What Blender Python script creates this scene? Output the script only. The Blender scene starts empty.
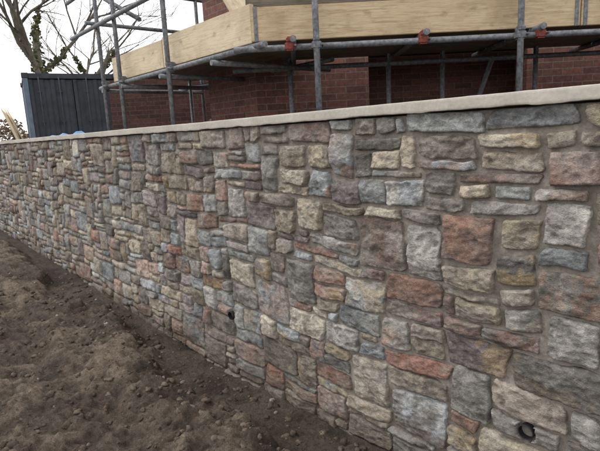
import bpy, math, random, bmesh
import numpy as np
from mathutils import Vector, Matrix
random.seed(41); rng=np.random.default_rng(11)
S=bpy.context.scene
# ---------------------------------------------------------------- helpers
def srgb(r,g,b):
    f=lambda c:(c/255/12.92 if c/255<=.04045 else ((c/255+.055)/1.055)**2.4)
    return (f(r),f(g),f(b))
def link(o,parent=None):
    S.collection.objects.link(o)
    if parent: o.parent=parent
    return o
def empty(name):
    e=bpy.data.objects.new(name,None); e.empty_display_size=.2; S.collection.objects.link(e); return e
def _h(ix,iy,iz,seed):
    n=(ix*374761393+iy*668265263+iz*2147483647+seed*1274126177)&0xffffffff
    n=((n^(n>>13))*1274126177)&0xffffffff
    n=((n^(n>>16))*2246822519)&0xffffffff
    return ((n^(n>>15))&0xffffff)/float(0xffffff)*2-1
def vnoise(p,seed=0):
    p=np.asarray(p,float); i=np.floor(p).astype(np.int64); f=p-i; f=f*f*f*(f*(f*6-15)+10)
    r=0
    for dx in(0,1):
        wx=f[:,0] if dx else 1-f[:,0]
        for dy in(0,1):
            wy=f[:,1] if dy else 1-f[:,1]
            for dz in(0,1):
                wz=f[:,2] if dz else 1-f[:,2]
                r=r+wx*wy*wz*_h(i[:,0]+dx,i[:,1]+dy,i[:,2]+dz,seed)
    return r
def fbm(p,seed=0,o=4,g=.5):
    a=1;t=0;r=0;p=np.asarray(p,float)
    for k in range(o):
        r=r+a*vnoise(p,seed+k*17);t+=a;a*=g;p=p*2.03+3.7
    return r/t
def mesh_np(name,V,F,mats=None,smooth=True,parent=None):
    me=bpy.data.meshes.new(name)
    V=np.asarray(V,np.float32); F=np.asarray(F,np.int32); k=F.shape[1]
    me.vertices.add(len(V)); me.vertices.foreach_set('co',V.ravel())
    me.loops.add(F.size); me.loops.foreach_set('vertex_index',F.ravel())
    me.polygons.add(len(F)); me.polygons.foreach_set('loop_start',np.arange(0,F.size,k,dtype=np.int32))
    me.update(calc_edges=True)
    me.polygons.foreach_set('use_smooth',np.full(len(me.polygons),smooth))
    o=bpy.data.objects.new(name,me)
    for m in (mats or []): me.materials.append(m)
    link(o,parent); return o
def addcol(o,name,C):
    a=o.data.color_attributes.new(name,'FLOAT_COLOR','POINT')
    C=np.concatenate([C,np.ones((len(C),1))],1).astype(np.float32)
    a.data.foreach_set('color',C.ravel())
# ---------------------------------------------------------------- camera
yaw,pitch,roll=map(math.radians,(40.698,10.511,2.906))
F=np.array([-math.cos(yaw)*math.cos(pitch),math.sin(yaw)*math.cos(pitch),-math.sin(pitch)])
R=np.array([math.sin(yaw),math.cos(yaw),0]); U=np.cross(R,F)
c,s=math.cos(roll),math.sin(roll); R2=c*R-s*U; U2=c*U+s*R
cd=bpy.data.cameras.new('camera'); cam=bpy.data.objects.new('camera',cd); link(cam)
M=Matrix.Identity(4)
for i in range(3): M[i][0]=R2[i];M[i][1]=U2[i];M[i][2]=-F[i]
M[0][3],M[1][3],M[2][3]=0,-1.874,1.667
cam.matrix_world=M; cd.sensor_width=36; cd.lens=30.08; cd.clip_end=2000; cd.clip_start=.05
S.camera=cam
# ---------------------------------------------------------------- world
w=bpy.data.worlds.new('World'); S.world=w; w.use_nodes=True; nt=w.node_tree; nt.nodes.clear()
sky=nt.nodes.new('ShaderNodeTexSky'); sky.sky_type='NISHITA'; sky.sun_disc=False
SE=math.radians(50)
sky.sun_elevation=SE
mx=nt.nodes.new('ShaderNodeMix'); mx.data_type='RGBA'; mx.inputs[0].default_value=.88
mx.inputs[7].default_value=(12.6,12.5,12.4,1)
bg=nt.nodes.new('ShaderNodeBackground'); bg.inputs[1].default_value=.142
ow=nt.nodes.new('ShaderNodeOutputWorld')
nt.links.new(sky.outputs[0],mx.inputs[6]); nt.links.new(mx.outputs[2],bg.inputs[0]); nt.links.new(bg.outputs[0],ow.inputs[0])
ld=bpy.data.lights.new('sun','SUN'); ld.energy=1.4; ld.angle=math.radians(22); ld.color=(1,.98,.95)
sun=bpy.data.objects.new('sun',ld); link(sun)
sd=Vector((-math.cos(SE)*.80,-math.cos(SE)*.60,math.sin(SE)))
sun.rotation_euler=sd.to_track_quat('Z','Y').to_euler()
sky.sun_rotation=math.atan2(sd.x,sd.y)
S.view_settings.view_transform='Standard'; S.view_settings.look='None'; S.view_settings.exposure=0
# ---------------------------------------------------------------- material helper
class NT:
    def __init__(s,name,rough=.85,metal=0):
        s.m=bpy.data.materials.new(name); s.m.use_nodes=True; s.t=s.m.node_tree
        s.b=s.t.nodes['Principled BSDF']; s.b.inputs['Roughness'].default_value=rough; s.b.inputs['Metallic'].default_value=metal
        s.b.inputs['Specular IOR Level'].default_value=.3
    def n(s,t,**k):
        x=s.t.nodes.new(t)
        for a,v in k.items(): setattr(x,a,v)
        return x
    def l(s,a,b): s.t.links.new(a,b)
    def coord(s,kind='Object',scale=(1,1,1)):
        if kind=='Pos': o=s.n('ShaderNodeNewGeometry').outputs['Position']
        else: o=s.n('ShaderNodeTexCoord').outputs[kind]
        mp=s.n('ShaderNodeMapping'); mp.inputs['Scale'].default_value=scale; s.l(o,mp.inputs[0]); return mp.outputs[0]
    def noise(s,v,sc,det=5,rough=.6,dist=0):
        x=s.n('ShaderNodeTexNoise'); x.inputs['Scale'].default_value=sc; x.inputs['Detail'].default_value=det
        x.inputs['Roughness'].default_value=rough; x.inputs['Distortion'].default_value=dist
        s.l(v,x.inputs['Vector']); return x.outputs['Fac']
    def ramp(s,v,a,b,lo=0,hi=1):
        x=s.n('ShaderNodeMapRange'); x.inputs[1].default_value=a;x.inputs[2].default_value=b;x.inputs[3].default_value=lo;x.inputs[4].default_value=hi
        s.l(v,x.inputs[0]); return x.outputs[0]
    def mix(s,f,a,b,mode='MIX'):
        x=s.n('ShaderNodeMix',data_type='RGBA',blend_type=mode)
        for v,i in((f,0),(a,6),(b,7)):
            if hasattr(v,'default_value'): s.l(v,x.inputs[i])
            elif i==0: x.inputs[0].default_value=v
            else: x.inputs[i].default_value=(*v[:3],1)
        return x.outputs[2]
    def math(s,op,a,b=0):
        x=s.n('ShaderNodeMath',operation=op)
        for v,i in((a,0),(b,1)):
            if hasattr(v,'default_value'): s.l(v,x.inputs[i])
            else: x.inputs[i].default_value=v
        return x.outputs[0]
    def col(s,o): s.l(o,s.b.inputs['Base Color'])
    def bump(s,h,dist=.003,st=.8):
        x=s.n('ShaderNodeBump'); x.inputs['Distance'].default_value=dist; x.inputs['Strength'].default_value=st
        s.l(h,x.inputs['Height']); s.l(x.outputs[0],s.b.inputs['Normal'])
    def attr(s,name):
        x=s.n('ShaderNodeAttribute'); x.attribute_name=name; return x.outputs['Color']
def simple(name,col,rough=.7,metal=0,nsc=12,var=.35,bd=.001,scale=(1,1,1)):
    m=NT(name,rough,metal); v=m.coord('Object',scale); n=m.noise(v,nsc,5,.65)
    c0=tuple(x*(1-var) for x in col); c1=tuple(min(1,x*(1+var)) for x in col)
    m.col(m.mix(m.ramp(n,.34,.66),c0,c1)); m.bump(n,bd); return m.m
def stone_mat():
    m=NT('rubble_stone',.85); v=m.coord('Pos',(1,1,1.5)); A=m.attr('colA')
    n2=m.noise(v,36,5,.7,.5); n3=m.noise(v,180,3,.65)
    c=m.mix(1.0,A,m.mix(m.ramp(n2,.32,.68),(.64,.64,.65),(1.32,1.32,1.30)),'MULTIPLY')
    c=m.mix(1.0,c,m.mix(m.ramp(n3,.34,.66),(.78,.78,.79),(1.20,1.20,1.19)),'MULTIPLY')
    c=m.mix(m.ramp(n3,.65,.73,0,.28),c,srgb(205,202,196))
    m.col(c); m.bump(m.math('ADD',n2,m.math('MULTIPLY',n3,.32)),.011,.95)
    return m.m
def mortar_mat(name='lime_mortar',col=(148,141,132),col2=(116,109,101),mud=True,bd=.006):
    m=NT(name,.95); v=m.coord('Pos'); n1=m.noise(v,4,5,.65); n2=m.noise(v,60,4,.7)
    c=m.mix(m.ramp(n1,.35,.65),srgb(*col2),srgb(*col)); k=.72 if mud else .86
    c=m.mix(1.0,c,m.mix(m.ramp(n2,.3,.7),(k,k,k),(1.92-k,1.92-k,1.92-k)),'MULTIPLY')
    if mud:
        sp=m.n('ShaderNodeSeparateXYZ'); m.l(m.n('ShaderNodeNewGeometry').outputs['Position'],sp.inputs[0])
        c=m.mix(m.ramp(m.math('ADD',sp.outputs[2],m.math('MULTIPLY',m.math('SUBTRACT',n1,.5),.5)),.0,.35,.75,0),c,srgb(88,76,64))
    m.col(c); m.bump(n2,bd,.8); return m.m
def ground_mat():
    m=NT('mud',.86); v=m.coord('Pos'); A=m.attr('colA'); n2=m.noise(v,42,5,.75); n3=m.noise(v,210,3,.75)
    c=m.mix(1.0,A,m.mix(m.ramp(n2,.34,.66),(.5,.49,.48),(1.45,1.44,1.42)),'MULTIPLY')
    c=m.mix(1.0,c,m.mix(m.ramp(n3,.36,.64),(.62,.62,.62),(1.36,1.36,1.36)),'MULTIPLY')
    m.col(c); m.bump(m.math('ADD',n2,m.math('MULTIPLY',n3,.45)),.022,1.0); return m.m
def attr_mat(name,rough=.95,nsc=90,bd=.006):
    m=NT(name,rough); v=m.coord('Pos'); n=m.noise(v,nsc,4,.7)
    m.col(m.mix(1.0,m.attr('colA'),m.mix(m.ramp(n,.3,.7),(.6,.6,.6),(1.35,1.35,1.35)),'MULTIPLY')); m.bump(n,bd); return m.m
def brick_mat(name='red_brick',k=1.0):
    m=NT(name,.9); tc=m.n('ShaderNodeTexCoord').outputs['Object']; sp=m.n('ShaderNodeSeparateXYZ'); m.l(tc,sp.inputs[0])
    cb=m.n('ShaderNodeCombineXYZ'); m.l(m.math('ADD',sp.outputs[0],sp.outputs[1]),cb.inputs[0]); m.l(sp.outputs[2],cb.inputs[1])
    b=m.n('ShaderNodeTexBrick'); m.l(cb.outputs[0],b.inputs['Vector'])
    b.inputs['Scale'].default_value=1; b.inputs['Brick Width'].default_value=.225; b.inputs['Row Height'].default_value=.075
    b.inputs['Mortar Size'].default_value=.006; b.inputs['Mortar Smooth'].default_value=.2; b.inputs['Bias'].default_value=-.1
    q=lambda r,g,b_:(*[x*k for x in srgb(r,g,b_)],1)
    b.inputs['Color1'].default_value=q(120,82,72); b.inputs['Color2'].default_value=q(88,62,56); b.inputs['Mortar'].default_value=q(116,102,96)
    n=m.noise(tc,30,4,.7)
    m.col(m.mix(1.0,b.outputs['Color'],m.mix(m.ramp(n,.3,.7),(.65,.65,.65),(1.3,1.3,1.3)),'MULTIPLY'))
    m.bump(m.math('SUBTRACT',m.math('MULTIPLY',n,.3),b.outputs['Fac']),.006); return m.m
def timber_mat(name,c0,c1,stain=(110,92,72)):
    m=NT(name,.8); v=m.coord('Object',(1,9,14)); v3=m.coord('Object',(.25,3,3)); n=m.noise(v,5,5,.7,.4); n2=m.noise(v3,14,5,.7,1.5); n3=m.noise(m.coord('Object'),2.2,5)
    c=m.mix(m.ramp(n,.35,.65),srgb(*c0),srgb(*c1)); c=m.mix(m.ramp(n2,.52,.68,0,.7),c,srgb(*stain)); c=m.mix(m.ramp(n3,.50,.66,0,.5),c,srgb(*stain))
    w_=m.noise(m.coord('Object',(1,1,2)),7,4,.7); c=m.mix(m.ramp(w_,.58,.74,0,.6),c,srgb(112,94,76))
    m.col(c); m.bump(n,.002); return m.m
M_stone=stone_mat(); M_mort=mortar_mat(); M_cope=mortar_mat('coping_mortar',(186,180,170),(166,160,150),False,.0014)
M_ground=ground_mat(); M_clod=attr_mat('soil_lump'); M_brick=brick_mat(); M_brick_shade=brick_mat('red_brick_shaded',.5)  # wing brick: darkened copy of the brick, under-deck shade put into its colour
M_tim=timber_mat('scaffold_board_new',(174,152,122),(198,180,148),(140,118,92)); M_tim2=timber_mat('scaffold_board_old',(98,90,80),(124,114,100),(66,58,50))
M_ply=timber_mat('plywood',(190,174,148),(208,194,168),(158,140,114))
M_gal=simple('galvanised_steel',srgb(108,110,114),.55,.35,30,.45); M_rust=simple('red_oxide_steel',srgb(128,66,56),.7,.1,40,.4)
M_blk=simple('black_plastic',(.02,.02,.022),.45,0,20,.2); M_hole=simple('pipe_bore',(.004,.004,.004),.9)
M_dark=simple('dark_interior',srgb(58,50,46),.9); M_block=simple('concrete_block',srgb(140,138,134),.9)
# ---------------------------------------------------------------- stone wall
wall=empty('stone_wall')
X0,X1,H=-24.0,3.2,1.722
def pack():
    sk=[[X0,X1,-.28]]; out=[]
    Hs=[.035,.05,.065,.08,.10,.12,.14,.165,.20,.24]; Wt=[7,12,13,14,15,13,10,8,6,4]
    it=0
    while it<20000:
        it+=1
        k=min(range(len(sk)),key=lambda i:(sk[i][2],sk[i][0])); a,b,h=sk[k]
        if h>=H-.02: break
        w=b-a; lh=sk[k-1][2] if k>0 else 9; rh=sk[k+1][2] if k<len(sk)-1 else 9
        hh=random.choices(Hs,Wt)[0]*random.uniform(.9,1.1)
        for nb in (lh,rh):
            if abs(h+hh-nb)<.036 and nb-h>.03: hh=nb-h
        if h+hh>H-.045: hh=H-h
        if hh>.27: hh*=.5
        if hh<.07: ww=random.uniform(.14,.38)
        elif hh<.13: ww=random.uniform(.14,.38) 
        else: ww=random.uniform(.16,.37)
        if random.random()<.12: ww*=.55
        if hh>=.085 and random.random()<.06: ww=hh*random.uniform(.5,.8)
        if w<.085 and min(lh,rh)<8:
            hh=max(.03,min(lh,rh)-h) if min(lh,rh)-h<.22 else .12; ww=w
        elif w-ww<.08: ww=w if w<.40 else w*random.uniform(.4,.6)
        side=random.random()<.5 or ww>=w
        if w-ww>3: side=True
        x=a if side else b-ww
        out.append((x,x+ww,h,h+hh))
        new=[]
        if x>a+1e-6: new.append([a,x,h])
        new.append([x,x+ww,h+hh])
        if x+ww<b-1e-6: new.append([x+ww,b,h])
        sk[k:k+1]=new
        j=0
        while j<len(sk)-1:
            if abs(sk[j][2]-sk[j+1][2])<.006: sk[j][1]=sk[j+1][1]; sk[j][2]=max(sk[j][2],sk[j+1][2]); sk.pop(j+1)
            else: j+=1
    return out
stones=pack()
pal=[((134,131,129),(154,152,149),18),((128,134,140),(152,159,165),14),((120,111,104),(146,135,126),18),((146,134,118),(166,154,137),13),
     ((148,122,112),(130,114,108),9),((154,122,112),(170,146,136),6.5),((102,98,96),(128,124,121),13),((152,142,122),(134,124,112),9),((172,164,148),(150,144,133),9),
     ((140,106,92),(124,104,96),5.5),((116,122,125),(138,143,145),9),((122,110,113),(142,132,135),7),((144,98,82),(126,98,88),3.0)]
pw=[p[2] for p in pal]
pipes=[(-.826,.425),(-2.99,.379)]
def g3(p,s): return fbm(p,s,4,.6)
VV=[];FF=[];CA=[];base=0
for (x0,x1,z0,z1) in stones:
    cx,cz=(x0+x1)/2,(z0+z1)/2; dist=math.hypot(cx,1.874)
    if dist<3.0 : res=.0062
    elif dist<5: res=.0100
    elif dist<9: res=.017
    elif dist<14: res=.03
    else: res=.05
    if cx>.6: res=max(res,.02)
    g=random.uniform(.0012,.0058); hx=max(.012,(x1-x0)/2-g); hz=max(.010,(z1-z0)/2-g)
    nx=max(3,int(2*hx/res)); nz=max(3,int(2*hz/res))
    def axis(n,h):
        e=min(.0018/h,.25); return np.concatenate([[-1],np.linspace(-1+e,1-e,n),[1]])
    A,B=np.meshgrid(axis(nx,hx),axis(nz,hz)); A=A.ravel();B=B.ravel()
    n=random.uniform(9,34); p=np.maximum(abs(A),abs(B)); q=(abs(A)**n+abs(B)**n)**(1/n)+1e-9; fac=np.where(p>0,p/q,1)
    a=A*fac;b=B*fac
    jx=min(.022,hx*.25); jz=min(.013,hz*.25)
    c4=[(sx*hx+random.uniform(-jx,jx*.3)*sx,sz*hz+random.uniform(-jz,jz*.3)*sz) for sx,sz in((-1,-1),(1,-1),(1,1),(-1,1))]
    w4=[(1-a)*(1-b)/4,(1+a)*(1-b)/4,(1+a)*(1+b)/4,(1-a)*(1+b)/4]
    px=sum(w*c[0] for w,c in zip(w4,c4)); pz=sum(w*c[1] for w,c in zip(w4,c4))
    for _ in range(random.choice([0,1,1,2])):
        an=math.pi/4+random.randrange(4)*math.pi/2+random.uniform(-.45,.45); ux,uz=math.cos(an),math.sin(an)
        lim=(abs(ux)*hx+abs(uz)*hz)-random.uniform(.008,.032)*min(1,min(hx,hz)/.04)
        ov=np.maximum(0,px*ux+pz*uz-lim); px=px-ov*ux*.9; pz=pz-ov*uz*.9
    th=random.gauss(0,.018); px,pz=px*math.cos(th)-pz*math.sin(th),px*math.sin(th)+pz*math.cos(th)
    so=random.uniform(0,500)
    de=np.minimum((1-abs(A))*hx,(1-abs(B))*hz)
    amp=random.uniform(.011,.033)*(1 if min(hx,hz)>.03 else .8)
    P3=np.stack([px+so,pz+so*.37,np.full_like(px,so)],1)
    fh=np.full_like(px,amp*1.15)
    for _ in range(random.choice([2,3,4,5])):
        an=random.uniform(0,2*math.pi); sl=random.uniform(.03,.42); o=amp*random.uniform(.85,1.2)+sl*min(hx,hz)*random.uniform(.1,.6)
        fh=np.minimum(fh,o+sl*(px*math.cos(an)+pz*math.sin(an)))
    if random.random()<.45:
        an=random.uniform(-.5,.5)+math.pi/2; d_=px*math.cos(an)+pz*math.sin(an)+fbm(P3*14,19,3)*.02-random.uniform(-.5,.5)*hz
        fh=fh-np.clip(d_/.004,0,1)*random.uniform(.003,.009)
    fh=np.maximum(fh,.004)
    prof=np.clip((de+.0003)/random.uniform(.002,.006),0,1)**.5
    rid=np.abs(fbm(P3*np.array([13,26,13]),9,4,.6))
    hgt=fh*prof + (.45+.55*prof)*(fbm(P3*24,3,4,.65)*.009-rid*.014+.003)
    edge=(p>.9999)
    hgt=np.where(edge,-.028,hgt)
    on=fbm(P3*np.array([17,17,0])+so,5,4,.7); on2=fbm(P3*np.array([17,17,0])+so+77,6,4,.7)
    k=np.clip(p,0,1)**2
    X=cx+px+on*.010*k; Z=cz+pz+on2*.009*k
    VV.append(np.stack([X,-hgt,Z],1))
    W=nx+2;Hh=nz+2
    ii=np.arange(W*Hh).reshape(Hh,W)
    FF.append(np.stack([ii[:-1,:-1],ii[:-1,1:],ii[1:,1:],ii[1:,:-1]],-1).reshape(-1,4)+base)
    base+=W*Hh
    ca,cb,_=random.choices(pal,pw)[0]; v=random.uniform(.80,1.15)
    if random.random()<.3: cb=random.choices(pal,pw)[0][1]
    ca=np.array(srgb(*[min(225,t*v) for t in ca])); cb=np.array(srgb(*[min(225,t*v) for t in cb]))
    m1=np.clip((g3(P3*9,201)+.18)/.36,0,1)[:,None]
    m2=np.clip((g3(P3*np.array([9,32,9]),207)-.08)/.2,0,1)[:,None]*.45
    C=ca*(1-m1)+cb*m1; C=C*(1-m2)+cb*m2
    if random.random()<.17:
        m4=np.clip((g3(P3*8,215)-.0)/.2,0,1)[:,None]*.6; C=C*(1-m4)+np.array(srgb(*random.choice([(152,112,88),(160,136,96),(150,108,98)])))*m4
    m3=np.clip((g3(P3*22,211)-.16)/.14,0,1)[:,None]*.5; C=C*(1-m3)+np.array(srgb(84,79,76))*m3
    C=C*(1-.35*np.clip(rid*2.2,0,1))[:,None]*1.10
    lum=(C@np.array([.3,.55,.15]))[:,None]; C=lum*np.array([1.03,1.0,.955])+(C-lum)*.76
    CA.append(C)
V=np.concatenate(VV);Fc=np.concatenate(FF);CA=np.concatenate(CA)
def gwarp(V):
    z=V[:,2]; fade=np.clip((1.69-z)/.25,0,1)
    q=np.stack([V[:,0],z,np.zeros(len(V))],1)
    V=V.copy()
    V[:,0]+=fbm(q*2.6,21,2)*.028+fbm(q*9,31,2)*.009
    V[:,2]+=(fbm(q*1.8,41,2)*.036+fbm(q*8,51,2)*.009)*fade
    V[:,1]+=fbm(q*.9,61,2)*.006
    return V
V=gwarp(V)
qz=np.stack([V[:,0],V[:,2],V[:,0]*0],1)
bl=np.clip((fbm(qz*5.5,221,5,.65)-.08)/.28,0,1)[:,None]*.30; CA=CA*(1-bl)+np.array(srgb(178,174,167))*bl
mo=np.clip((fbm(qz*16,225,4,.65)-.12)/.12,0,1)[:,None]*np.clip((.005+V[:,1])/.008,0,1)[:,None]*.8; CA=CA*(1-mo)+np.array(srgb(150,143,134))*mo
md=np.clip((.28-(V[:,2]+fbm(qz*4,231,4)*.22))/.34,0,1)[:,None]*.6; CA=CA*(1-md)+np.array(srgb(100,88,76))*md
for (hx_,hz_) in pipes:
    r=np.hypot(V[:,0]-hx_,V[:,2]-hz_); m_=r<.040; V[m_,1]=np.maximum(V[m_,1],.02)
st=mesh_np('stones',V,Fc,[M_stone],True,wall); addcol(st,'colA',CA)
def sheet(xs,zs):
    A,B=np.meshgrid(xs,zs); ii=np.arange(A.size).reshape(A.shape)
    return A.ravel(),B.ravel(),np.stack([ii[:-1,:-1],ii[:-1,1:],ii[1:,1:],ii[1:,:-1]],-1).reshape(-1,4)
xs=np.concatenate([np.arange(X0,-9,.08),np.arange(-9,-3.6,.025),np.arange(-3.6,.6,.010),np.arange(.6,X1+.05,.05)])
a,b,f=sheet(xs,np.arange(-.3,1.725,.012))
q=np.stack([a,b,a*0],1)
y=.010-np.clip(fbm(q*14,71,4,.6),-1,1)*.013
mv=np.stack([a,y,b],1); mv[:,1]+=fbm(q*.9,61,2)*.006
mesh_np('mortar_bed',mv,f,[M_mort],True,wall)
def box(name,dims,mat,M4,parent,bev=.004,seg=2):
    bm=bmesh.new(); bmesh.ops.create_cube(bm,size=1)
    for v in bm.verts: v.co=Vector((v.co.x*dims[0],v.co.y*dims[1],v.co.z*dims[2]))
    if bev: bmesh.ops.bevel(bm,geom=bm.edges[:],offset=min(bev,min(dims)*.3),segments=seg,affect='EDGES')
    me=bpy.data.meshes.new(name); bm.to_mesh(me); bm.free(); me.materials.append(mat)
    o=bpy.data.objects.new(name,me); link(o,parent); o.matrix_world=M4; return o
T=Matrix.Translation
box('wall_core',(X1-X0,.33,2.0),M_block,T(((X0+X1)/2,.2+.027,.69)),wall,0)
# coping: a straight trowelled cap with a crisp front arris
xs=np.concatenate([np.arange(X0,-9,.1),np.arange(-9,-4,.04),np.arange(-4,1,.014),np.arange(1,X1+.1,.05)])
yf,yb,zt,zb=-.038,.43,1.773,1.723
pts=[(.1,zb)]+[(yf+.012+t*( .1-yf-.012),zb) for t in (.8,.6,.4,.2,.1)]+[(yf+.0015,zb),(yf,zb+.002)]+[(yf,zb+.002+k*(zt-zb-.005)/5) for k in range(1,6)]+[(yf+.0012,zt-.001),(yf+.004,zt)]+[(yf+.012+k*(yb-yf-.02)/14,zt+.004*math.sin(k/14*3.14)) for k in range(1,15)]+[(yb,zt-.01),(yb,zb),(.1,zb)]
pts=np.array(pts); n=len(pts)
A=np.repeat(xs,n); Yp=np.tile(pts[:,0],len(xs)); Zp=np.tile(pts[:,1],len(xs))
q=np.stack([A*1.0,Yp,Zp],1); qx=np.stack([A,A*0,A*0],1)
front=np.clip((.05-Yp)/.08,0,1); low=np.clip((1.739-Zp)/.014,0,1)
Yp=Yp+fbm(qx*1.3,81,2)*.003*front+fbm(q*22,82,2)*.0010*front
Zp=Zp+fbm(qx*.9,83,2)*.003+fbm(qx*14,84,3)*.001+low*front*(fbm(qx*10,85,4,.65)*.007)
ii=np.arange(len(xs)*n).reshape(len(xs),n)
f=np.stack([ii[:-1,:-1],ii[:-1,1:],ii[1:,1:],ii[1:,:-1]],-1).reshape(-1,4)
mesh_np('coping',np.stack([A,Yp,Zp],1),f[:,::-1],[M_cope],True,wall)
for i,(hx_,hz_) in enumerate(pipes):
    bm=bmesh.new(); seg=28; ro,ri=.031,.028
    rings=[(ro,.05),(ro,-.010),(ro-.001,-.012),(ri,-.012),(ri,.045)]
    vs=[[bm.verts.new((r*math.cos(t*2*math.pi/seg),yy,r*math.sin(t*2*math.pi/seg))) for t in range(seg)] for r,yy in rings]
    for k in range(len(rings)-1):
        for t in range(seg):
            fc=bm.faces.new((vs[k][t],vs[k][(t+1)%seg],vs[k+1][(t+1)%seg],vs[k+1][t])); fc.smooth=True; fc.material_index=1 if k==3 else 0
    fc=bm.faces.new(vs[-1]); fc.material_index=1
    bmesh.ops.recalc_face_normals(bm,faces=bm.faces)
    me=bpy.data.meshes.new('weep_pipe'); bm.to_mesh(me); bm.free(); me.materials.append(M_blk); me.materials.append(M_hole)
    o=bpy.data.objects.new('weep_pipe_%d'%(i+1),me); link(o,wall); o.location=(hx_,-.004,hz_)
# ---------------------------------------------------------------- ground
def zbase(x): return np.interp(x,[-30,-11,-6.7,-4.5,-3.3,-1.9,-1.4,3],[.16,.12,.03,-.06,-.09,-.03,0,.03])
def sm(a,b,x): t=np.clip((x-a)/(b-a),0,1); return t*t*(3-2*t)
def gz(x,y,full=False):
    x=np.asarray(x,float);y=np.asarray(y,float); q=np.stack([x,y,x*0],1)
    wob=fbm(q*1.3,101,5,.65)*.28
    bank=sm(.29,.42,-y+wob)
    near=np.exp(-((x/40)**2+(y/40)**2))
    z=zbase(x)-.02+bank*(.125+.03*fbm(q*.8,104,2))
    z+=fbm(q*1.6,102,3)*.05*bank*near
    r=1-np.abs(fbm(q*4.2,103,5,.64)); z+=(r-.8)*.085*(bank*.8+.14)*near
    z+=fbm(q*15,105,4,.7)*.030*(bank*.7+.3)*near+(np.maximum(0,vnoise(q*24,106))**1.3)*.018*near*(bank*.7+.3)+(np.maximum(0,vnoise(q*47,109)))*.009*near
    for yc,d in((-1.05,.04),(-2.3,.05)):
        t=(y-yc+fbm(q*.7,107,2)*.25); z-=d*np.exp(-(t/.13)**2)*near; z+=d*.5*np.exp(-((t-.24)/.1)**2)*near
    z-=.11*np.exp(-(((x+5.9)/.35)**2+((y+.45)/.16)**2))
    site=.8+fbm(q*.8,108,3)*.05
    zz=np.where(y>.3,site,z)
    return (zz,bank,q,r) if full else zz
def geom(a,b,n): return a+(b-a)*(np.linspace(0,1,n)**2.5)
xs=np.concatenate([geom(-14,-400,30)[::-1],np.arange(-13.9,-6.5,.05),np.arange(-6.5,-3.5,.022),np.arange(-3.5,.6,.014),np.arange(.6,6,.12),geom(6,400,25)])
ys=np.concatenate([geom(-5,-400,30)[::-1],np.arange(-4.9,-2.4,.06),np.arange(-2.4,.08,.014),[.2,.31],np.arange(.5,10,.5),geom(10,400,20)])
xs=np.unique(xs.round(4));ys=np.unique(ys.round(4))
a,b,f=sheet(xs,ys); zz,bank,q,r=gz(a,b,True)
go=mesh_np('ground',np.stack([a,b,zz],1),f,[M_ground],True)
d1=np.clip((fbm(q*4,301,5,.6)+.16)/.34,0,1)[:,None]; C=np.array(srgb(84,72,62))*(1-d1)+np.array(srgb(120,106,92))*d1
d2=np.clip((fbm(q*1.0,305,4,.6)-.02)/.2,0,1)[:,None]*.6; C=C*(1-d2)+np.array(srgb(82,70,60))*d2
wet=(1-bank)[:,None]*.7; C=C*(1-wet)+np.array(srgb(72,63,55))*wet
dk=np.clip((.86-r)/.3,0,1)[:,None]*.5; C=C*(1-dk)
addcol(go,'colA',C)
def ico_(n):
    i_=bmesh.new(); bmesh.ops.create_icosphere(i_,subdivisions=n,radius=1); a_=np.array([v.co[:] for v in i_.verts]); b_=np.array([[v.index for v in f_.verts] for f_ in i_.faces]); i_.free(); return a_,b_
iv,jf=ico_(1); iv2,jf2=ico_(2); iv3,jf3=ico_(4)
def variants(v0,rough,n=40): return [v0*(1+rough*vnoise(v0*1.6+i*3.1,5)+rough*.6*vnoise(v0*3.7+i*1.7,8))[:,None] for i in range(n)]
def scatter(name,N,fx,fy,rmin,rmax,cols,pw_=3,rough=.6):
    X=fx(N);Y=fy(N); Rr=rmin+(rmax-rmin)*rng.random(N)**pw_; Zg=gz(X,Y); VV=[];FF=[];CC=[];base=0
    va,vb=variants(iv,rough),variants(iv2,rough)
    for i in range(N):
        vs_,f0=(vb,jf2) if Rr[i]>.009 else (va,jf); v0=vs_[rng.integers(40)]
        sc=Rr[i]*np.array([rng.uniform(.8,1.4),rng.uniform(.7,1.2),rng.uniform(.6,.95)]); an=rng.random()*6.28
        v=v0*sc
        v=np.stack([v[:,0]*math.cos(an)-v[:,1]*math.sin(an),v[:,0]*math.sin(an)+v[:,1]*math.cos(an),v[:,2]],1)
        v+=np.array([X[i],Y[i],Zg[i]+sc[2]*.05]); VV.append(v);FF.append(f0+base);base+=len(v)
        cc=np.array(srgb(*cols[rng.integers(len(cols))]))*rng.uniform(.75,1.15); CC.append(np.tile(cc,(len(v),1)))
    o=mesh_np(name,np.concatenate(VV),np.concatenate(FF),[M_clod],True); addcol(o,'colA',np.concatenate(CC)); return o
earth=[(96,84,73),(86,74,64),(104,92,80),(78,67,58)]
scatter('soil_clods',6500,lambda n:-7.0+7.4*rng.random(n)**.8,lambda n:-.06-2.5*rng.random(n)**1.1,.003,.026,earth,6,.6)
scatter('pebbles',240,lambda n:-7.5+8*rng.random(n),lambda n:np.clip(-.42+rng.normal(size=n)*.22-(rng.random(n)<.3)*rng.random(n)*2,-3.2,-.07),.003,.018,[(132,126,118),(120,115,108),(140,135,126),(106,95,86)],4,.4)
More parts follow.
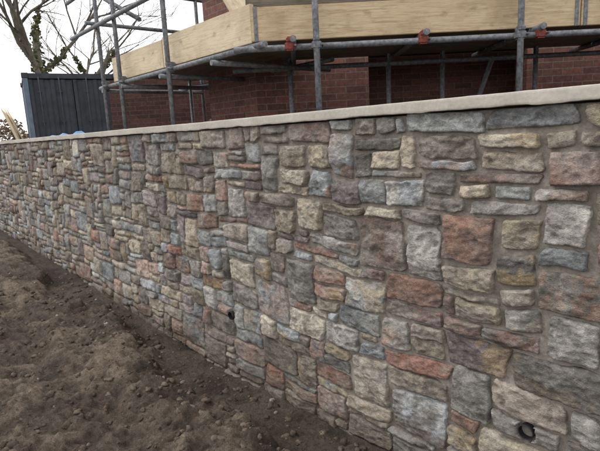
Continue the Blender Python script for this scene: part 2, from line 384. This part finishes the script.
# ---------------------------------------------------------------- site frame
cy,sy=math.cos(yaw),math.sin(yaw)
def P(D,L,z): return Vector((-cy*D+sy*L,-1.874+sy*D+cy*L,z))
SF=Matrix(((sy,-cy,0,0),(cy,sy,0,0),(0,0,1,0),(0,0,0,1)))
def sbox(name,D,L,z,dL,dD,dz,mat,par,bev=.004): return box(name,(dL,dD,dz),mat,T(P(D,L,z))@SF,par,bev)
def tube(name,p,q,r,mat,par,seg=14):
    p=Vector(p);q=Vector(q); d=q-p; bm=bmesh.new()
    bmesh.ops.create_cone(bm,cap_ends=True,segments=seg,radius1=r,radius2=r,depth=d.length)
    for fc in bm.faces: fc.smooth=len(fc.verts)==4
    me=bpy.data.meshes.new(name); bm.to_mesh(me); bm.free(); me.materials.append(mat)
    o=bpy.data.objects.new(name,me); link(o,par); o.matrix_world=T((p+q)/2)@d.to_track_quat('Z','Y').to_matrix().to_4x4(); return o
house=empty('brick_house')
def sb2(name,D,L0,L1,z0,z1,th=.3,mat=M_brick): return sbox(name,D+th/2,(L0+L1)/2,(z0+z1)/2,L1-L0,th,z1-z0,mat,house,0)
sb2('front_wall_a',5.8,-.41,.85,.6,2.5); sb2('front_wall_b',5.8,2.62,6.5,.6,2.5); sb2('front_wall_upper',5.8,-.41,6.5,2.502,5.2)
sb2('porch_back',6.8,.2,3.4,.6,2.6,.2,M_brick); sb2('porch_floor',6.11,.2,3.4,.6,.95,.65,M_dark)
sbox('porch_side_a',6.44,.3,1.9,.1,.66,1.3,M_brick,house,0); sbox('porch_side_b',6.44,3.3,1.9,.1,.66,1.3,M_brick,house,0); sbox('porch_ceiling',6.44,1.8,2.62,3.2,.66,.1,M_dark,house,0)
p0=P(5.8,-.41,0)
box('side_wall',(1.0,.3,4.6),M_brick,T((p0.x-.5,p0.y+.15,2.9)),house,0)
box('return_wall',(.3,3.5,4.6),M_brick,T((p0.x-.85,p0.y+.31+1.75,2.9)),house,0)
sb2('wing_wall',9.3,-3.3,-.9,.6,2.75,.3,M_brick_shade)
# scaffold
sc=empty('scaffolding')
zb_,zt_=2.395,2.655
sbox('toe_board_a',4.22,1.0,(zb_+zt_)/2,2.62,.038,zt_-zb_,M_tim,sc); sbox('toe_board_b',4.222,3.62,(zb_+zt_)/2-.006,2.60,.038,zt_-zb_-.01,M_tim,sc)
sbox('toe_board_rear',4.34,.2,2.78,1.1,.038,.2,M_tim2,sc)
for L in (-.27,2.28,2.35): sbox('board_band',4.198,L,(zb_+zt_)/2,.03,.006,zt_-zb_+.004,M_gal,sc,.001)
cx_=-3.40
box('toe_board_c',(1.55,.038,.30),M_ply,T((cx_-.80,.68,2.545)),sc); box('toe_board_d',(1.36,.038,.28),M_ply,T((cx_-2.27,.684,2.537)),sc)
for k in range(5):
    sbox('deck_board',4.37+k*.235,2.35,2.425,5.3-.1*k,.225,.038,M_tim2,sc)
    box('deck_board',(3.0-.06*k,.225,.038),M_tim2,T((cx_-1.45-.05*k,.83+k*.235,2.47)),sc)
zl=2.33
rp=.0245
tube('ledger',P(4.15,-.45,zl),P(4.15,5.2,zl),rp,M_gal,sc); tube('ledger',P(5.3,-.6,zl-.02),P(5.3,5.2,zl-.02),rp,M_gal,sc)
tube('ledger',(-3.2,.62,zl+.02),(-6.7,.62,zl+.02),rp,M_gal,sc); tube('ledger',(-3.6,1.75,zl+.02),(-6.7,1.75,zl+.02),rp,M_gal,sc)
for L in (.02,1.05,1.95,3.0,4.1):
    tube('transom',P(4.05,L,zl+.05),P(5.6,L,zl+.05),rp,M_gal,sc)
for x in (-3.9,-4.9,-5.9,-6.5):
    tube('transom',(x,.56,zl-.03),(x,2.0,zl-.03),rp,M_gal,sc)
def coupler(p,mat,M4=SF):
    p=Vector(p); box('coupler',(.075,.075,.07),mat,T(p)@M4,sc,.012,3); box('coupler_flap',(.05,.10,.045),mat,T(p+Vector((0,0,.045)))@M4,sc,.01,3)
    tube('coupler_bolt',p+M4.to_3x3()@Vector((.045,-.06,0)),p+M4.to_3x3()@Vector((.045,.02,0)),.009,M_gal,sc,6)
for L in (-.01,1.04,1.96,3.0): coupler(P(4.13,L,zl+.005),M_rust)
def standard(p,z1,par=sc):
    tube('standard',(p[0],p[1],.75),(p[0],p[1],z1),rp,M_gal,par)
    box('base_plate',(.15,.15,.008),M_gal,T((p[0],p[1],.86)),par,.001)
for L in (.20,1.79,3.9): 
    standard(P(4.09,L,0),4.6); coupler(P(4.10,L,zl),M_gal)
for L in (-.05,.95,1.5,2.45): standard(P(5.3,L+.03,0),2.75)
tube('brace',P(5.2,1.5,.9),P(5.2,2.0,2.3),rp,M_gal,sc)
I4=Matrix.Identity(4)
for x in (-4.72,-5.93,-6.45): 
    standard((x,.575,0),5.2); coupler((x,.60,zl+.02),M_gal,I4)
for x in (-4.9,-6.4): standard((x,1.75,0),2.9)
for z in (3.05,3.5): tube('guard_rail',(-3.9,.53,z),(-7.3,.53,z),rp,M_gal,sc)
tube('guard_rail',(-6.5,.45,3.1),(-6.5,2.2,3.1),rp,M_gal,sc); tube('guard_rail',(-6.5,.45,3.55),(-6.5,2.2,3.55),rp,M_gal,sc)
tube('brace',(-7.2,.66,3.75),(-5.4,.64,2.95),rp,M_gal,sc); standard((-6.5,2.0,0),4.6)
box('stair_board',(1.4,.225,.038),M_ply,T((-4.3,.95,3.2))@Matrix.Rotation(.9,4,'Y'),sc)
box('stair_board',(1.4,.225,.038),M_ply,T((-4.45,1.15,3.15))@Matrix.Rotation(.9,4,'Y'),sc)
# bricks stacked behind the wall
pal_=empty('brick_pallet'); bo=P(7.5,-1.45,0)
for i in range(4):
    for j in range(3):
        for k in range(9 if i>0 else 6):
            box('bricks',(.215,.103,.065),M_rust if (i+j+k)%3 else M_brick,T((bo.x+i*.225-.3+random.uniform(-.006,.006),bo.y+j*.112,1.22+k*.072)),pal_,.003,1)
for j in range(3): box('pallet_board',(1.0,.1,.1),M_tim2,T((bo.x,bo.y+j*.12,1.12)),pal_)
for j in range(2): box('pallet_bearer',(.1,.5,.3),M_tim2,T((bo.x-.3+j*.6,bo.y+.12,.92)),pal_)
pl=empty('plywood_sheets')
for k,(dx,rx) in enumerate(((0,.35),(.25,.42),(-.35,.3))):
    box('sheet_%d'%k,(.5,.018,1.8),M_ply,T((-12.0+dx,.80+.05*k,1.58))@Matrix.Rotation(.32+.1*k,4,'Y')@Matrix.Rotation(rx,4,'X'),pl)
# ---------------------------------------------------------------- shipping container
M_cont=simple('container_paint_dark',srgb(50,54,60),.6,0,3,.35,.001); M_cont2=simple('container_paint_blue',srgb(92,105,120),.6,0,3,.3,.001)
con=empty('shipping_container')
CM=T((-15.0,2.95,1.0))@Matrix.Rotation(math.radians(-12),4,'Z')
def corr(name,L,Hh,n,M4,mat):
    xs=[];ys=[]; p=L/n
    for i in range(n): xs+=[i*p,i*p+.3*p,i*p+.45*p,i*p+.85*p]; ys+=[0,0,.036,.036]
    xs.append(L);ys.append(0); V=[(x,y,z) for z in(0,Hh) for x,y in zip(xs,ys)]; m=len(xs)
    F_=[(i,i+1,m+i+1,m+i) for i in range(m-1)]
    o=mesh_np(name,V,F_,[mat],False,con); o.matrix_world=M4; return o
Wc,Lc,Hc=2.44,2.6,2.59
RZ=lambda a:Matrix.Rotation(math.radians(a),4,'Z')
corr('side_near',Lc-.2,Hc-.3,12,CM@T((-Lc+.1,-Wc/2+.02,.16)),M_cont2)
corr('side_far',Lc-.2,Hc-.3,12,CM@T((-.1,Wc/2-.02,.16))@RZ(180),M_cont)
corr('rear',Wc-.2,Hc-.3,9,CM@T((-Lc+.02,Wc/2-.1,.16))@RZ(-90),M_cont)
for k,y0 in enumerate((-Wc/2+.13,.01)): corr('door_%d'%k,Wc/2-.14,Hc-.34,4,CM@T((-.03,y0,.18))@RZ(90),M_cont)
for x in(-.06,-Lc+.06):
    for y_ in(-Wc/2+.06,Wc/2-.06): box('post',(.12,.12,Hc),M_cont if y_>0 else M_cont2,CM@T((x,y_,Hc/2)),con,.01)
    for z in(.075,Hc-.07): box('end_rail',(.11,Wc-.25,.14),M_cont,CM@T((x,0,z)),con,.01)
    for y_ in(-Wc/2+.06,Wc/2-.06):
        for z in(.06,Hc-.055): box('corner_casting',(.18,.17,.13),M_cont,CM@T((x,y_,z)),con,.01)
for y_ in(-Wc/2+.05,Wc/2-.05):
    for z in(.075,Hc-.06): box('side_rail',(Lc-.25,.09,.11),M_cont,CM@T((-Lc/2,y_,z)),con,.01)
box('roof',(Lc-.1,Wc-.1,.03),M_cont,CM@T((-Lc/2,0,Hc-.03)),con)
for y_ in(-.85,-.35,.35,.85):
    p=CM@Vector((.05,y_,.1)); q=CM@Vector((.05,y_,Hc-.1)); tube('lock_bar',p,q,.016,M_cont,con,8)
    for z in(.5,1.3,2.1): box('bar_bracket',(.06,.09,.05),M_cont,CM@T((.03,y_,z)),con)
    box('handle',(.02,.34,.03),M_gal,CM@T((.075,y_+.12,.8)),con)
def heap(name,cx,cy,cz,rx,ry,rz,mat,seed):
    v=iv3*np.array([rx,ry,rz]); v=v*(1+.35*fbm(iv3*2.2,seed,4,.6))[:,None]+np.array([cx,cy,cz]); return mesh_np(name,v,jf3,[mat],True)
heap('blue_tarpaulin',-9.4,.95,1.27,1.7,.35,.56,simple('tarpaulin',srgb(82,124,166),.5,0,8,.3),3)
h_=heap('spoil_heap',-8.0,3.4,1.0,1.4,.8,1.0,M_ground,15); addcol(h_,'colA',np.tile(np.array(srgb(110,92,78)),(len(iv3),1)))
# ---------------------------------------------------------------- trees
M_bark=simple('bark',srgb(100,94,85),.9,0,8,.35,.01)
def leafm(name,c0,c1):
    m=NT(name,.7); v=m.coord('Pos'); n=m.noise(v,3,3); m.col(m.mix(m.ramp(n,.35,.65),srgb(*c0),srgb(*c1))); return m.m
M_ivy=leafm('ivy_leaf',(78,84,58),(112,112,82)); M_hedge=leafm('hedge_leaf',(110,84,72),(128,120,92))
def tree(name,base,height,r0,seed,lean=(0,0),ivy=0,spread=.5):
    rnd=random.Random(seed); e=empty(name); VV=[];FF=[]; n0=[0]; trunkpts=[]
    def seg(pts,rad,k=6):
        b=n0[0]
        for i,(p,r) in enumerate(zip(pts,rad)):
            d=(pts[min(i+1,len(pts)-1)]-pts[max(i-1,0)]).normalized(); u=d.orthogonal().normalized(); v=d.cross(u)
            for t in range(k): a=t*2*math.pi/k; VV.append(tuple(p+(u*math.cos(a)+v*math.sin(a))*r))
        for i in range(len(pts)-1):
            for t in range(k): FF.append((b+i*k+t,b+i*k+(t+1)%k,b+(i+1)*k+(t+1)%k,b+(i+1)*k+t))
        n0[0]+=len(pts)*k
    def grow(p,d,L,r,lv):
        ns=7 if lv<2 else 4; pts=[p];rad=[r]; q=p.copy(); dd=d.copy()
        for i in range(ns):
            dd=(dd+Vector((rnd.gauss(0,.15),rnd.gauss(0,.15),rnd.gauss(.05,.09)))*(1 if lv else .4)).normalized()
            q=q+dd*L/ns; pts.append(q.copy()); rad.append(r*(1-.5*(i+1)/ns))
        seg(pts,rad,8 if lv==0 else 5 if lv<3 else 3)
        if lv==0: trunkpts.extend(zip(pts,rad))
        elif lv==1 : trunkpts.extend(list(zip(pts,rad))[:4])
        if lv>=5 or r<.007: return
        nb=[5,4,4,4,3][lv]
        for k in range(nb):
            t=rnd.uniform(.4,1) if k else 1; i=min(int(t*ns),ns); pp=pts[i]
            ax=Vector((rnd.gauss(0,1),rnd.gauss(0,1),rnd.gauss(0,.5))).normalized(); nd=(dd+ax*rnd.uniform(spread,spread*2)).normalized()
            nd.z=max(nd.z,-.1); grow(pp,nd.normalized(),L*rnd.uniform(.55,.85),max(.006,rad[i]*rnd.uniform(.5,.78)),lv+1)
    grow(Vector(base),Vector((lean[0],lean[1],1)).normalized(),height*.42,r0,0)
    mesh_np('branches',VV,FF,[M_bark],True,e)
    if ivy:
        LV=[];LF=[];b=0
        for (p,r),(p2,r2) in zip(trunkpts[:-1],trunkpts[1:]):
            if (p2-p).length>2: continue
            for _ in range(ivy):
                t=rnd.random(); q=p.lerp(p2,t)+Vector((rnd.gauss(0,1),rnd.gauss(0,1),rnd.gauss(0,.6))).normalized()*(r+rnd.random()*.10)
                u=Vector((rnd.gauss(0,1),rnd.gauss(0,1),rnd.gauss(0,1))).normalized(); v=u.orthogonal().normalized(); s_=rnd.uniform(.03,.07)
                for a_,b_ in((-1,-1),(1,-1),(1,1),(-1,1)): LV.append(tuple(q+u*a_*s_+v*b_*s_*.8))
                LF.append((b,b+1,b+2,b+3)); b+=4
        mesh_np('ivy',LV,LF,[M_ivy],False,e)
    return e
pt=P(20,-9.2,.6); tree('bare_tree',pt,13,.24,5,ivy=40)
pt=P(23,-9.5,.6); tree('bare_tree',pt,10,.15,12,(.1,.1),ivy=60)
LV=[];b=0;LF=[]
for i in range(9000):
    t=random.random(); L=-34+t*16; D=38+random.uniform(-1,1); top=2.3+.6*math.sin(L*1.1)+.4*math.sin(L*2.9)
    q=P(D,L,.6+top*random.random()**.6); u=Vector((random.gauss(0,1),random.gauss(0,1),random.gauss(0,1))).normalized(); v=u.orthogonal().normalized(); s_=random.uniform(.04,.10)
    for a_,b_ in((-1,-1),(1,-1),(1,1),(-1,1)): LV.append(tuple(q+u*a_*s_+v*b_*s_*.7))
    LF.append((b,b+1,b+2,b+3)); b+=4
mesh_np('hedge',LV,LF,[M_hedge],False)
print('stones',len(stones),'verts',len(V))
